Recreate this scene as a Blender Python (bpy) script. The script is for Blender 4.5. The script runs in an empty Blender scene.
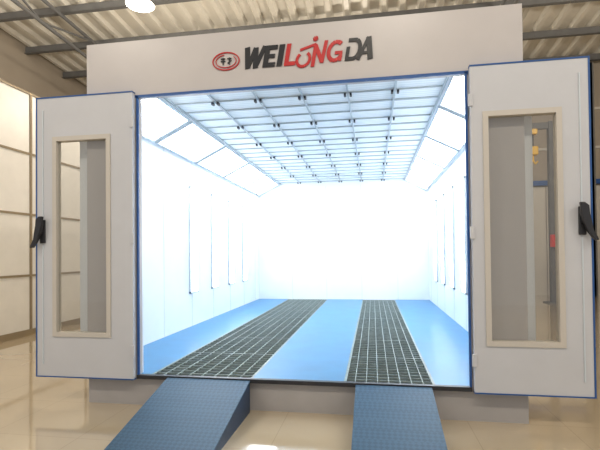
import bpy, bmesh, math, random
from mathutils import Vector, Matrix
random.seed(3)
S=bpy.context.scene
S.view_settings.view_transform='Standard'
S.view_settings.look='None'
col=S.collection

# ---------------------------------------------------------------- materials
def mat(name,color,rough=0.5,metal=0.0,emit=None,es=0.0,noise=0.0,nscale=4.0,coat=0.0,bump=0.0,bscale=60):
    m=bpy.data.materials.new(name); m.use_nodes=True
    nt=m.node_tree; b=nt.nodes['Principled BSDF']
    b.inputs['Base Color'].default_value=(*color,1)
    b.inputs['Roughness'].default_value=rough
    b.inputs['Metallic'].default_value=metal
    b.inputs['Coat Weight'].default_value=coat
    if emit:
        b.inputs['Emission Color'].default_value=(*emit,1)
        b.inputs['Emission Strength'].default_value=es
    if noise>0 or bump>0:
        tc=nt.nodes.new('ShaderNodeTexCoord')
    if noise>0:
        n=nt.nodes.new('ShaderNodeTexNoise'); n.inputs['Scale'].default_value=nscale; n.inputs['Detail'].default_value=5
        nt.links.new(tc.outputs['Object'],n.inputs['Vector'])
        r=nt.nodes.new('ShaderNodeMapRange')
        r.inputs['From Min'].default_value=0.3;r.inputs['From Max'].default_value=0.7
        r.inputs['To Min'].default_value=1-noise; r.inputs['To Max'].default_value=1+noise
        nt.links.new(n.outputs['Fac'],r.inputs['Value'])
        mx=nt.nodes.new('ShaderNodeVectorMath'); mx.operation='SCALE'
        mx.inputs[0].default_value=color
        nt.links.new(r.outputs['Result'],mx.inputs['Scale'])
        nt.links.new(mx.outputs['Vector'],b.inputs['Base Color'])
    if bump>0:
        n2=nt.nodes.new('ShaderNodeTexNoise'); n2.inputs['Scale'].default_value=bscale
        nt.links.new(tc.outputs['Object'],n2.inputs['Vector'])
        bp=nt.nodes.new('ShaderNodeBump'); bp.inputs['Strength'].default_value=bump; bp.inputs['Distance'].default_value=0.01
        nt.links.new(n2.outputs['Fac'],bp.inputs['Height']); nt.links.new(bp.outputs['Normal'],b.inputs['Normal'])
    return m

M_panel=mat('white_powdercoat',(0.60,0.61,0.64),0.28,noise=0.02)
M_facade=mat('facade_white',(0.55,0.52,0.51),0.35,noise=0.02)
M_base=mat('base_grey',(0.42,0.40,0.39),0.4,noise=0.05)
M_inner=mat('inner_white',(0.86,0.90,0.94),0.3,noise=0.01)
M_outer=mat('booth_outer_white',(0.6,0.6,0.6),0.4)
M_seam=mat('seam_grey',(0.64,0.70,0.75),0.5)
M_grid=mat('ceiling_grid_grey',(0.45,0.50,0.53),0.5)
M_blue=mat('blue_trim',(0.02,0.09,0.30),0.35)
M_bfloor=mat('booth_blue_floor',(0.010,0.19,0.42),0.3,noise=0.08,nscale=3)
M_grate=mat('galvanised_bar',(0.26,0.31,0.30),0.5,0.3,noise=0.15,nscale=20)
M_filter=mat('dark_filter',(0.02,0.035,0.035),0.9,noise=0.3,nscale=10)
M_dark=mat('dark_metal',(0.03,0.03,0.035),0.4,0.2)
M_cream=mat('cream_frame',(0.60,0.56,0.50),0.4)
M_lamp=mat('lamp_diffuser',(0.9,0.95,1),0.4,emit=(0.94,0.975,1.0),es=9.0)
M_walllamp=mat('wall_lamp_diffuser',(0.9,0.95,1),0.4,emit=(0.95,0.985,1.0),es=7.5)
M_black=mat('black_letter',(0.012,0.012,0.014),0.4)
M_red=mat('red_letter',(0.50,0.02,0.02),0.4)
M_steel=mat('painted_steel',(0.12,0.12,0.12),0.6,noise=0.1)
M_roof=mat('roof_sheet',(0.64,0.61,0.54),0.5,noise=0.05,nscale=1.0)
M_hall=mat('hall_wall',(0.36,0.31,0.25),0.7,noise=0.08,nscale=0.7)
M_clad=mat('hall_cladding',(0.60,0.57,0.52),0.5)
M_part=mat('partition_panel',(0.82,0.80,0.76),0.3,noise=0.03)
M_gold=mat('partition_seam',(0.28,0.22,0.14),0.5)
M_yellow=mat('hoist_yellow',(0.75,0.45,0.03),0.4)
M_cab=mat('cabinet_grey',(0.30,0.31,0.32),0.4)
M_redp=mat('extinguisher_red',(0.6,0.03,0.02),0.35)
M_high=mat('high_bay_emit',(1,0.9,0.75),0.4,emit=(1.0,0.88,0.70),es=14)

# glass
M_glass=bpy.data.materials.new('window_glass'); M_glass.use_nodes=True
nt=M_glass.node_tree; nt.nodes.clear()
o=nt.nodes.new('ShaderNodeOutputMaterial'); t=nt.nodes.new('ShaderNodeBsdfTransparent'); g=nt.nodes.new('ShaderNodeBsdfGlossy')
t.inputs['Color'].default_value=(0.90,0.90,0.89,1); g.inputs['Roughness'].default_value=0.02
mx=nt.nodes.new('ShaderNodeMixShader'); mx.inputs[0].default_value=0.08
nt.links.new(t.outputs[0],mx.inputs[1]);nt.links.new(g.outputs[0],mx.inputs[2]);nt.links.new(mx.outputs[0],o.inputs[0])

# polished hall floor
M_floor=mat('polished_floor',(0.55,0.45,0.31),0.08,noise=0.05,nscale=0.8,coat=0.8)
nt=M_floor.node_tree
bs=nt.nodes['Principled BSDF']
bs.inputs['Coat Roughness'].default_value=0.05
old=bs.inputs['Base Color'].links[0].from_socket
tc=nt.nodes.new('ShaderNodeTexCoord')
br=nt.nodes.new('ShaderNodeTexBrick'); br.offset=0
br.inputs['Scale'].default_value=1.0; br.inputs['Brick Width'].default_value=0.8; br.inputs['Row Height'].default_value=0.8
br.inputs['Mortar Size'].default_value=0.003
br.inputs['Color1'].default_value=(1,1,1,1);br.inputs['Color2'].default_value=(0.97,0.97,0.97,1);br.inputs['Mortar'].default_value=(0.8,0.8,0.8,1)
nt.links.new(tc.outputs['Object'],br.inputs['Vector'])
mm=nt.nodes.new('ShaderNodeVectorMath'); mm.operation='MULTIPLY'
nt.links.new(old,mm.inputs[0]);nt.links.new(br.outputs['Color'],mm.inputs[1]);nt.links.new(mm.outputs[0],bs.inputs['Base Color'])

# diamond plate
M_ramp=mat('blue_chequer_plate',(0.045,0.15,0.32),0.5)
nt=M_ramp.node_tree; bs=nt.nodes['Principled BSDF']
tc=nt.nodes.new('ShaderNodeTexCoord'); mp=nt.nodes.new('ShaderNodeMapping'); mp.inputs['Rotation'].default_value=(0,0,math.radians(45)); mp.inputs['Scale'].default_value=(34,34,34)
ck=nt.nodes.new('ShaderNodeTexChecker'); ck.inputs['Scale'].default_value=1
nt.links.new(tc.outputs['Object'],mp.inputs[0]);nt.links.new(mp.outputs[0],ck.inputs['Vector'])
bp=nt.nodes.new('ShaderNodeBump');bp.inputs['Strength'].default_value=0.4;bp.inputs['Distance'].default_value=0.003
nt.links.new(ck.outputs['Fac'],bp.inputs['Height']);nt.links.new(bp.outputs[0],bs.inputs['Normal'])
ck.inputs['Color1'].default_value=(0.042,0.108,0.19,1);ck.inputs['Color2'].default_value=(0.03,0.082,0.15,1)
nt.links.new(ck.outputs['Color'],bs.inputs['Base Color'])
M_rampside=mat('ramp_side_blue',(0.02,0.05,0.105),0.45)

# ceiling filter: woven lines
M_ceil=mat('ceiling_filter',(0.60,0.69,0.76),0.7)
nt=M_ceil.node_tree; bs=nt.nodes['Principled BSDF']
tc=nt.nodes.new('ShaderNodeTexCoord'); w=nt.nodes.new('ShaderNodeTexWave'); w.bands_direction='Y'; w.inputs['Scale'].default_value=5
nt.links.new(tc.outputs['Object'],w.inputs['Vector'])
cr=nt.nodes.new('ShaderNodeMixRGB'); cr.inputs[1].default_value=(0.76,0.81,0.83,1); cr.inputs[2].default_value=(0.88,0.92,0.93,1)
nt.links.new(w.outputs['Fac'],cr.inputs[0]);nt.links.new(cr.outputs[0],bs.inputs['Base Color'])

# ---------------------------------------------------------------- helpers
def empty(name):
    e=bpy.data.objects.new(name,None); col.objects.link(e); e.empty_display_size=0.2; return e
def obj(name,verts,faces,mats,mi=None,parent=None,smooth=False):
    me=bpy.data.meshes.new(name); me.from_pydata(verts,[],faces)
    for m in mats: me.materials.append(m)
    if mi:
        for p,i in zip(me.polygons,mi): p.material_index=i
    me.update()
    ob=bpy.data.objects.new(name,me); col.objects.link(ob)
    if parent: ob.parent=parent
    return ob
F=[(0,3,2,1),(4,5,6,7),(0,1,5,4),(1,2,6,5),(2,3,7,6),(3,0,4,7)]
def boxes(name,bl,mats,parent=None,bevel=0,rot=None,origin=None):
    V=[];Fa=[];mi=[]
    for b in bl:
        x0,x1,y0,y1,z0,z1=b[:6]; k=b[6] if len(b)>6 else 0
        n=len(V)
        V+=[(x0,y0,z0),(x1,y0,z0),(x1,y1,z0),(x0,y1,z0),(x0,y0,z1),(x1,y0,z1),(x1,y1,z1),(x0,y1,z1)]
        Fa+=[tuple(n+i for i in f) for f in F]; mi+=[k]*6
    ob=obj(name,V,Fa,mats,mi,parent)
    if rot: ob.rotation_euler=rot
    if origin: ob.location=origin
    if bevel:
        md=ob.modifiers.new('bevel','BEVEL'); md.width=bevel; md.segments=2; md.limit_method='ANGLE'
    return ob
def prism_y(name,prof,y0,y1,mats,parent=None):
    n=len(prof)
    V=[(x,y0,z) for x,z in prof]+[(x,y1,z) for x,z in prof]
    Fa=[tuple(range(n)),tuple(range(2*n-1,n-1,-1))]+[(i,i+n,(i+1)%n+n,(i+1)%n) for i in range(n)]
    ob=obj(name,V,Fa,mats,None,parent)
    bm=bmesh.new();bm.from_mesh(ob.data);bmesh.ops.recalc_face_normals(bm,faces=bm.faces);bm.to_mesh(ob.data);bm.free()
    return ob
def tube(name,pts,r,m,parent=None):
    cu=bpy.data.curves.new(name,'CURVE');cu.dimensions='3D';cu.bevel_depth=r;cu.bevel_resolution=3;cu.use_fill_caps=True
    sp=cu.splines.new('POLY');sp.points.add(len(pts)-1)
    for p,q in zip(sp.points,pts): p.co=(*q,1)
    cu.materials.append(m)
    ob=bpy.data.objects.new(name,cu);col.objects.link(ob)
    if parent: ob.parent=parent
    return ob

# ---------------------------------------------------------------- dimensions
FZ=0.30            # booth floor level
XL,XR=-2.99,1.38   # booth inner walls
YB=7.3             # inner back wall
OL,OR=-2.315,0.84   # opening
OT=3.08
FL,FR=-2.87,1.31   # facade
FT=3.65
CL,CR=-2.38,0.80   # flat ceiling
CZ,SZ=3.34,3.04

# ---------------------------------------------------------------- hall shell
boxes('floor',[(-12,9,-9,12,-0.1,0)],[M_floor])
bw=[(-12,9,12,12.2,0,8.2,0)]
for i in range(9):
    bw.append((1.5+i*0.72,2.19+i*0.72,11.95,12.0,0,3.65,1))
bw+=[(1.5,8,11.96,12.0,4.9,4.98,1),(1.5,8,11.96,12.0,6.2,6.28,1)]
boxes('wall_back',bw,[M_hall,M_clad])
boxes('wall_right',[(8.0,8.2,-2,12,0,8.4)],[M_hall])
boxes('wall_left',[(-11,-10.8,-2,12,0,8.4)],[M_hall])

# corrugated roof: ribs along Y
def rz(y): return 8.0+(12-y)*0.06
V=[];Fa=[]
x=-11.5; prof=[]
while x<9:
    prof+=[(x,0),(x+0.26,0),(x+0.32,0.10),(x+0.44,0.10)]; x+=0.5
n=len(prof)
for y in (-7,12.2):
    V+=[(a,y,rz(y)-b) for a,b in prof]
Fa=[(i,i+1,i+1+n,i+n) for i in range(n-1)]
roof=obj('ceiling',V,Fa,[M_roof])
bl=[]
for i in range(11):
    y=11.6-i*1.7; z=rz(y)-0.10
    bl+=[(-11,8,y,y+0.07,z-0.2,z),(-11,8,y-0.06,y+0.07,z-0.215,z-0.2)]
boxes('roof_purlins',bl,[M_steel])
def truss(name,xc):
    e=empty(name)
    pts=[];N=9
    for i in range(N+1):
        y=11.8-i*2.0
        pts.append((y,rz(y)-0.35,rz(y)-0.95))
    tube('top_chord',[(xc,p[0],p[1]) for p in pts],0.05,M_steel,e)
    tube('bottom_chord',[(xc,p[0],p[2]) for p in pts],0.05,M_steel,e)
    web=[]
    for i,p in enumerate(pts):
        web.append((xc,p[0],p[1] if i%2==0 else p[2]))
    tube('web',web,0.03,M_steel,e)
truss('roof_truss',-8.2); truss('roof_truss',3.4)

# left partition of white panels
pb=[(-6.5,-6.4,-1.5,11.9,0,4.6,0)]
for z in (1.15,2.3,3.45,4.6):
    pb.append((-6.4,-6.385,-1.5,11.9,z-0.04,z,1))
y=-1.5
while y<11.9:
    pb.append((-6.4,-6.383,y,y+0.05,0,4.6,1)); y+=1.6
pb.append((-6.4,-6.37,-1.5,11.9,0,0.12,1))
boxes('partition_wall',pb,[M_part,M_gold])

# back wall frame and things seen through right door window
boxes('trim_1',[(1.6,7.9,11.85,11.95,3.7,3.86)],[M_blue])
boxes('steel_column',[(3.75,3.9,11.5,11.84,0,7.6),(3.7,3.95,11.5,11.55,0,7.6)],[M_steel])
boxes('steel_column',[(6.9,7.1,11.5,11.84,0,7.6),(6.85,7.15,11.5,11.55,0,7.6)],[M_steel])
e=empty('electrical_cabinet')
boxes('body',[(4.0,4.5,10.4,10.8,0,2.0)],[M_cab],e,0.01)
boxes('door',[(4.03,4.47,10.38,10.4,0.1,1.95),(4.1,4.12,10.36,10.38,0.9,1.1)],[M_cab],e)
e=empty('jib_crane')
boxes('column',[(5.0,5.15,9.44,9.6,0,5.2),(4.87,5.28,9.29,9.75,0,0.03)],[M_steel],e)
boxes('arm',[(3.7,5.0,9.47,9.57,5.0,5.18)],[M_steel],e)
boxes('trolley',[(4.5,4.7,9.42,9.62,4.85,5.0)],[M_yellow],e,0.02)
tube('chain',[(4.6,9.52,4.9),(4.6,9.52,4.5)],0.02,M_dark,e)
boxes('hoist_body',[(4.48,4.72,9.42,9.62,4.25,4.5)],[M_yellow],e,0.03)
tube('hook',[(4.6,9.52,4.26),(4.6,9.52,4.1),(4.66,9.52,4.0),(4.72,9.52,4.08)],0.025,M_yellow,e)
boxes('red_item_box',[(4.97,5.18,9.3,9.43,1.6,1.95)],[M_redp],e,0.01)  # plain red box added on the column as stand-in for a red item

# ---------------------------------------------------------------- booth
booth=empty('spray_booth')
W_=0.02
boxes('basement',[(FL,FR,0.06,0.3,0,FZ-0.02),(XL-W_,XR+W_,0.3,YB+0.1,0,FZ-0.02)],[M_base],booth)
D=0.08
boxes('facade',[(FL,OL,0.0,D,FZ-0.02,FT),(OR,FR,0.0,D,FZ-0.02,FT),(OL,OR,0.0,D,OT,FT)],[M_facade],booth)
boxes('facade_foot',[(FL,FR,0.02,0.06,0,FZ-0.02)],[M_base],booth)
boxes('side_wall_left',[(XL-W_,XL,D+.001,YB,FZ-0.02,SZ)],[M_inner],booth)
boxes('side_wall_right',[(XR,XR+W_,D+.001,YB,FZ-0.02,SZ)],[M_inner],booth)
boxes('front_return',[(XL,OL,D+.001,D+.02,FZ,SZ),(OR,XR,D+.001,D+.02,FZ,SZ)],[M_inner],booth)
prism_y('rear_wall',[(XL-W_,FZ-0.02),(XR+W_,FZ-0.02),(XR+W_,SZ),(CR,CZ+.04),(CL,CZ+.04),(XL-W_,SZ)],YB,YB+0.08,[M_inner],booth)
boxes('roof_plenum',[(CL,CR,D+.001,YB+0.08,CZ+0.02,3.5)],[M_outer],booth)
boxes('ceiling_filters',[(CL,CR,D+.001,YB,CZ,CZ+0.02)],[M_ceil],booth)
prism_y('shoulder_left',[(XL-W_,SZ),(XL,SZ),(CL,CZ),(CL,CZ+0.04)],D+.001,YB,[M_inner],booth)
prism_y('shoulder_right',[(XR+W_,SZ),(XR,SZ),(CR,CZ),(CR,CZ+0.04)],D+.001,YB,[M_inner],booth)
sb=[]
for i in range(7):
    y=0.9+i*1.0
    sb+=[(XL,XL+0.003,y,y+0.008,FZ,SZ),(XR-0.003,XR,y,y+0.008,FZ,SZ)]
for i in range(4):
    x=XL+0.9*(i+1)
    sb.append((x,x+0.008,YB-0.003,YB,FZ,SZ+0.2))
boxes('wall_seams',sb,[M_seam],booth)
gb=[];cb=[]
nL=6
xs=[CL+(CR-CL)*i/nL for i in range(nL+1)]
for x in xs: gb.append((x-0.010,x+0.010,0.1,YB,CZ-0.02,CZ))
y=0.3
k=0
while y<YB:
    w=0.012 if k%3==0 else 0.004
    gb.append((CL,CR,y-w,y+w,CZ-0.018,CZ))
    k+=1
    for x in xs[1:-1]:
        if k%3==0:
            cb.append((x-0.045,x-0.02,y-0.03,y+0.03,CZ-0.05,CZ-0.02))
            cb.append((x+0.02,x+0.045,y-0.03,y+0.03,CZ-0.05,CZ-0.02))
    y+=0.34
boxes('ceiling_grid',gb,[M_grid],booth)
boxes('ceiling_clips',cb,[M_dark],booth)
G1=(-2.20,-1.15); G2=(-0.28,0.54)
ft=FZ
boxes('floor_plates',[(XL,G1[0],D,YB,FZ-0.02,ft),(OL,G1[0],0.0,D,FZ-0.02,ft),
      (G1[1],G2[0],0.0,YB,FZ-0.02,ft),(G2[1],OR,0.0,D,FZ-0.02,ft),(G2[1],XR,D,YB,FZ-0.02,ft)],[M_bfloor],booth)
def grate(g):
    a,b=g; bl=[(a,b,0.0,YB,FZ-0.0195,FZ-0.015,1)]
    n=8
    for i in range(n+1):
        x=a+(b-a)*i/n; w=0.012 if i in(0,n) else 0.004
        x=min(max(x,a+w),b-w)
        bl.append((x-w,x+w,0.0,YB,FZ-0.015,FZ+0.001,0))
    y=0.02
    k=0
    while y<YB:
        w=0.010 if k%10==0 else 0.0035
        bl.append((a,b,y-w,y+w,FZ-0.015,FZ+0.0005,0)); y+=0.1; k+=1
    boxes('floor_grate',bl,[M_grate,M_filter])
grate(G1);grate(G2)
boxes('opening_frame',[(OL-0.0,OL+0.02,-0.02,0.0,FZ,OT),(OR-0.02,OR,-0.02,0.0,FZ,OT),(OL-0.02,OR+0.02,-0.02,0.0,OT-0.015,OT+0.01)],[M_blue],booth)
boxes('sill',[(OL,OR,-0.03,0.02,FZ-0.03,FZ+0.008)],[M_dark],booth)

def shoulder(x0,x1,z0,z1):
    ang=math.atan2(z1-z0,x1-x0)
    L=math.hypot(x1-x0,z1-z0)
    for i in range(5):
        yc=0.85+i*1.41
        cx,cz=(x0+x1)/2,(z0+z1)/2
        h=L/2-0.04; ly=0.66
        fr=[(-h,h,-ly,-ly+0.025,-0.03,0,0),(-h,h,ly-0.025,ly,-0.03,0,0),(-h,-h+0.025,-ly+.025,ly-.025,-0.03,0,0),(h-0.025,h,-ly+.025,ly-.025,-0.03,0,0),
            (-h+.025,h-.025,-ly+.025,ly-.025,-0.02,-0.004,1)]
        boxes('ceiling_light_panel',fr,[M_seam,M_lamp],None,rot=(0,-ang,0),origin=(cx,yc,cz))
shoulder(XL,CL,SZ,CZ)
shoulder(CR,XR,CZ,SZ)
def wl(xw,s):
    for y in (2.95,3.95,4.95,5.95):
        w=0.17
        def X(a,b):
            return (xw+s*a,xw+s*b) if s>0 else (xw+s*b,xw+s*a)
        a0,a1=X(0.001,0.03); b0,b1=X(0.005,0.02)
        z0,z1=0.85,2.62
        boxes('wall_light_panel',[(a0,a1,y-w,y-w+0.025,z0,z1,0),(a0,a1,y+w-0.025,y+w,z0,z1,0),(a0,a1,y-w,y+w,z0,z0+0.025,0),(a0,a1,y-w,y+w,z1-0.025,z1,0),
             (b0,b1,y-w+.025,y+w-.025,z0+.025,z1-.025,1)],[M_seam,M_walllamp])
wl(XL,1);wl(XR,-1)

# ---------------------------------------------------------------- doors
def door(x_h,x_o,wx0,wx1,side):
    e=empty('booth_door')
    a,b=min(x_h,x_o),max(x_h,x_o)
    z0,z1=FZ-0.02,OT+0.02; wz0,wz1=0.68,2.70
    y0,y1=-0.075,-0.025
    boxes('leaf',[(a,wx0,y0,y1,z0,z1),(wx1,b,y0,y1,z0,z1),(wx0,wx1,y0,y1,z0,wz0),(wx0,wx1,y0,y1,wz1,z1)],[M_panel],e)
    t=0.045
    boxes('window_frame',[(wx0,wx0+t,y0-0.012,y1+0.01,wz0,wz1),(wx1-t,wx1,y0-0.012,y1+0.01,wz0,wz1),(wx0+t,wx1-t,y0-0.012,y1+0.01,wz0,wz0+t),(wx0+t,wx1-t,y0-0.012,y1+0.01,wz1-t,wz1)],[M_cream],e)
    boxes('glass',[(wx0+t,wx1-t,-0.052,-0.048,wz0+t,wz1-t)],[M_glass],e)
    s=0.014
    boxes('edge_trim',[(a-0.002,b+0.002,y0-0.004,y1+0.004,z1,z1+s),(a-0.002,b+0.002,y0-0.004,y1+0.004,z0-0.012,z0),
        ((a-s) if side<0 else b,a if side<0 else (b+s),y0-0.004,y1+0.004,z0-0.012,z1+s)],[M_blue],e)
    boxes('hinges',[(x_h-0.02,x_h+0.02,y0-0.018,y0-0.001,z,z+0.11) for z in (0.5,1.6,2.75)],[M_panel],e,0.005)
    hx=x_o-side*0.07
    d=side
    boxes('handle_plate',[(hx-0.03,hx+0.03,y0-0.02,y0-0.0005,1.62,1.86)],[M_dark],e,0.008)
    V=[];prof=[(-0.02,1.89,0.016),(0.0,1.86,0.03),(0.0,1.80,0.034),(0.02,1.72,0.03),(0.035,1.66,0.024),(0.07,1.60,0.02),(0.085,1.575,0.014)]
    for dx,z,w in prof:
        for yy in (y0-0.075,y0-0.035):
            V+=[(hx+d*dx-w,yy,z),(hx+d*dx+w,yy,z)]
    Fa=[]
    for i in range(len(prof)-1):
        p=i*4;q=p+4
        Fa+=[(p,p+1,q+1,q),(p+2,q+2,q+3,p+3),(p,q,q+2,p+2),(p+1,p+3,q+3,q+1)]
    Fa+=[(0,2,3,1),(q,q+1,q+3,q+2)]
    h=obj('handle_lever',V,Fa,[M_dark],None,e)
    bm=bmesh.new();bm.from_mesh(h.data);bmesh.ops.recalc_face_normals(bm,faces=bm.faces);bm.to_mesh(h.data);bm.free()
    md=h.modifiers.new('b','BEVEL');md.width=0.006;md.segments=2
    boxes('handle_stem',[(hx-0.015,hx+0.015,y0-0.04,y0-0.015,1.72,1.8)],[M_dark],e)
    boxes('lock_rod',[(hx-0.005,hx+0.005,y0-0.01,y0-0.0005,FZ+0.1,1.6),(hx-0.005,hx+0.005,y0-0.01,y0-0.0005,1.88,OT-0.1)],[M_seam],e)
door(OL-0.01,-3.38,-3.20,-2.56,-1)
door(OR+0.01,1.79,0.95,1.58,1)

# ---------------------------------------------------------------- ramps
def ramp(x0,x1):
    e=empty('access_ramp')
    yt,yb=-0.035,-1.2
    def slab(name,xa,xb,off,m,th):
        V=[(xa,yt,FZ-off),(xb,yt,FZ-off),(xb,yb,0.015),(xa,yb,0.015),(xa,yt,FZ-off-th),(xb,yt,FZ-off-th),(xb,yb,0.0),(xa,yb,0.0)]
        Fa=[(0,3,2,1),(4,5,6,7),(0,1,5,4),(2,3,7,6),(1,2,6,5),(3,0,4,7)]
        return obj(name,V,Fa,[m],None,e)
    slab('tread_plate',x0,x1,0.005,M_ramp,0.02)
    for k,xa in enumerate((x0+0.001,x1-0.026)):
        V=[(xa,yt,FZ-0.03),(xa+0.025,yt,FZ-0.03),(xa+0.025,yb,0.0),(xa,yb,0.0),(xa,yt,0),(xa+0.025,yt,0)]
        Fa=[(0,3,2,1),(0,1,5,4),(1,2,5),(0,4,3),(4,5,2,3)]
        obj('side_cheek',V,Fa,[M_rampside],None,e)
    boxes('end_plate',[(x0+0.03,x1-0.03,yt-0.02,yt-0.002,0,FZ-0.04)],[M_rampside],e)
ramp(-1.99,-1.16); ramp(-0.17,0.50)

# ---------------------------------------------------------------- sign
sign=empty('booth_sign')
cnt=[0]
def strokes(name,sl,m,ox,oz,sc,shear=0.18):
    V=[];Fa=[]
    for (x0,z0,x1,z1,w) in sl:
        cnt[0]+=1
        d=Vector((x1-x0,z1-z0)); nrm=Vector((-d.y,d.x)).normalized()*w/2
        P=[(x0+nrm.x,z0+nrm.y),(x0-nrm.x,z0-nrm.y),(x1-nrm.x,z1-nrm.y),(x1+nrm.x,z1+nrm.y)]
        n=len(V); fr=-0.010-0.0002*(cnt[0]%9)
        for yy in (fr,0.0):
            V+=[(ox+(px+pz*shear)*sc,yy,oz+pz*sc) for px,pz in P]
        Fa+=[tuple(n+i for i in f) for f in F]
    ob=obj(name,V,Fa,[m],None,sign)
    bm=bmesh.new();bm.from_mesh(ob.data);bmesh.ops.recalc_face_normals(bm,faces=bm.faces);bm.to_mesh(ob.data);bm.free()
def arc(cx,cz,rx,rz_,a0,a1,w,n=12):
    r=[]
    for i in range(n):
        t0=math.radians(a0+(a1-a0)*i/n);t1=math.radians(a0+(a1-a0)*(i+1)/n)
        r.append((cx+rx*math.cos(t0),cz+rz_*math.sin(t0),cx+rx*math.cos(t1),cz+rz_*math.sin(t1),w))
    return r
oz=3.27; sc=0.205; ox=-1.20
W=[(0.0,1.0,0.18,0.0,0.24),(0.18,0.05,0.42,0.95,0.2),(0.42,0.95,0.55,0.0,0.24),(0.55,0.05,0.85,1.0,0.2)]
E=[(1.0,0,1.0,1,0.24),(0.9,0.9,1.47,0.9,0.2),(0.9,0.5,1.4,0.5,0.18),(0.9,0.1,1.47,0.1,0.2)]
I=[(1.68,0,1.68,1,0.26)]
strokes('lettering_black_a',W+E+I,M_black,ox,oz,sc)
Lr=[(2.0,0.0,2.0,1.0,0.2),(1.92,0.08,2.42,0.08,0.18)]
Or=arc(2.78,0.22,0.30,0.32,130,420,0.13,18)
N=[(3.26,-0.15,3.26,0.85,0.17),(3.24,0.85,3.66,0.05,0.18),(3.66,0.0,3.72,1.0,0.16),(2.56,0.66,3.28,0.88,0.11)]+arc(3.2,1.13,0.06,0.06,0,360,0.13,10)
Gr=arc(4.22,0.48,0.32,0.42,50,330,0.17,16)+[(4.2,0.40,4.54,0.40,0.14),(4.48,0.38,4.48,0.02,0.14)]
strokes('lettering_red',Lr+Or+N+Gr,M_red,ox,oz,sc)
Dl=[(4.78,0.0,4.78,0.62,0.16),(4.74,0.92,5.1,0.92,0.16),(4.72,0.08,5.1,0.08,0.16)]+arc(5.06,0.5,0.25,0.42,-90,90,0.17,10)
A=[(5.3,-0.0,5.62,1.0,0.15),(5.62,1.0,5.85,0.0,0.24),(5.45,0.3,5.8,0.3,0.12)]
strokes('lettering_black_b',Dl+A,M_black,ox,oz,sc)
strokes('emblem_ring',arc(0,0,0.78,0.50,0,360,0.06,32)+arc(0,0,0.6,0.36,100,400,0.04,24),M_red,-1.38,3.36,0.17,0)
strokes('emblem_mark',[(-0.3,0.14,-0.05,0.14,0.06),(-0.3,0.0,-0.05,0.0,0.06),(-0.17,0.2,-0.17,-0.2,0.06),(0.08,0.14,0.32,0.14,0.06),(0.1,-0.14,0.32,0.05,0.06),(0.2,0.2,0.2,-0.2,0.06)],M_black,-1.38,3.36,0.17,0)

# ---------------------------------------------------------------- lamps
def highbay(x,y,en=260):
    e=empty('high_bay_lamp')
    z=7.0
    bm=bmesh.new(); bmesh.ops.create_cone(bm,cap_ends=False,segments=24,radius1=0.3,radius2=0.08,depth=0.3)
    me=bpy.data.meshes.new('shade');bm.to_mesh(me);bm.free();me.materials.append(M_steel)
    o=bpy.data.objects.new('shade',me);col.objects.link(o);o.parent=e;o.location=(x,y,z)
    tube('cord',[(x,y,z+0.1),(x,y,rz(y)-0.02)],0.012,M_dark,e)
    bm=bmesh.new(); bmesh.ops.create_circle(bm,cap_ends=True,segments=24,radius=0.26)
    me=bpy.data.meshes.new('bulb');bm.to_mesh(me);bm.free();me.materials.append(M_high)
    o=bpy.data.objects.new('bulb',me);col.objects.link(o);o.parent=e;o.location=(x,y,z-0.12)
    L=bpy.data.lights.new('light','POINT');L.shadow_soft_size=0.18;L.energy=en;L.color=(1.0,0.90,0.76)
    l=bpy.data.objects.new('light',L);col.objects.link(l);l.parent=e;l.location=(x,y,z-0.42)
highbay(-5.2,-4.5,350);highbay(0.5,-4.5,350);highbay(5.5,-4.5,350)
highbay(-8.5,2,330);highbay(-4.85,4.6,450);highbay(5.9,4.5,450);highbay(-0.5,9.6,300)

wd=bpy.data.worlds.new('world');S.world=wd;wd.use_nodes=True
wd.node_tree.nodes['Background'].inputs[0].default_value=(0.96,0.95,0.94,1)
wd.node_tree.nodes['Background'].inputs[1].default_value=0.62

# ---------------------------------------------------------------- camera
cam=bpy.data.cameras.new('camera');co=bpy.data.objects.new('camera',cam);col.objects.link(co)
cam.sensor_width=36;cam.lens=36*440/600
cam.shift_y=0.036
co.location=(0,-4.07,1.49)
co.rotation_euler=(math.radians(90+0.9),math.radians(0.6),math.radians(9.4))
S.camera=co
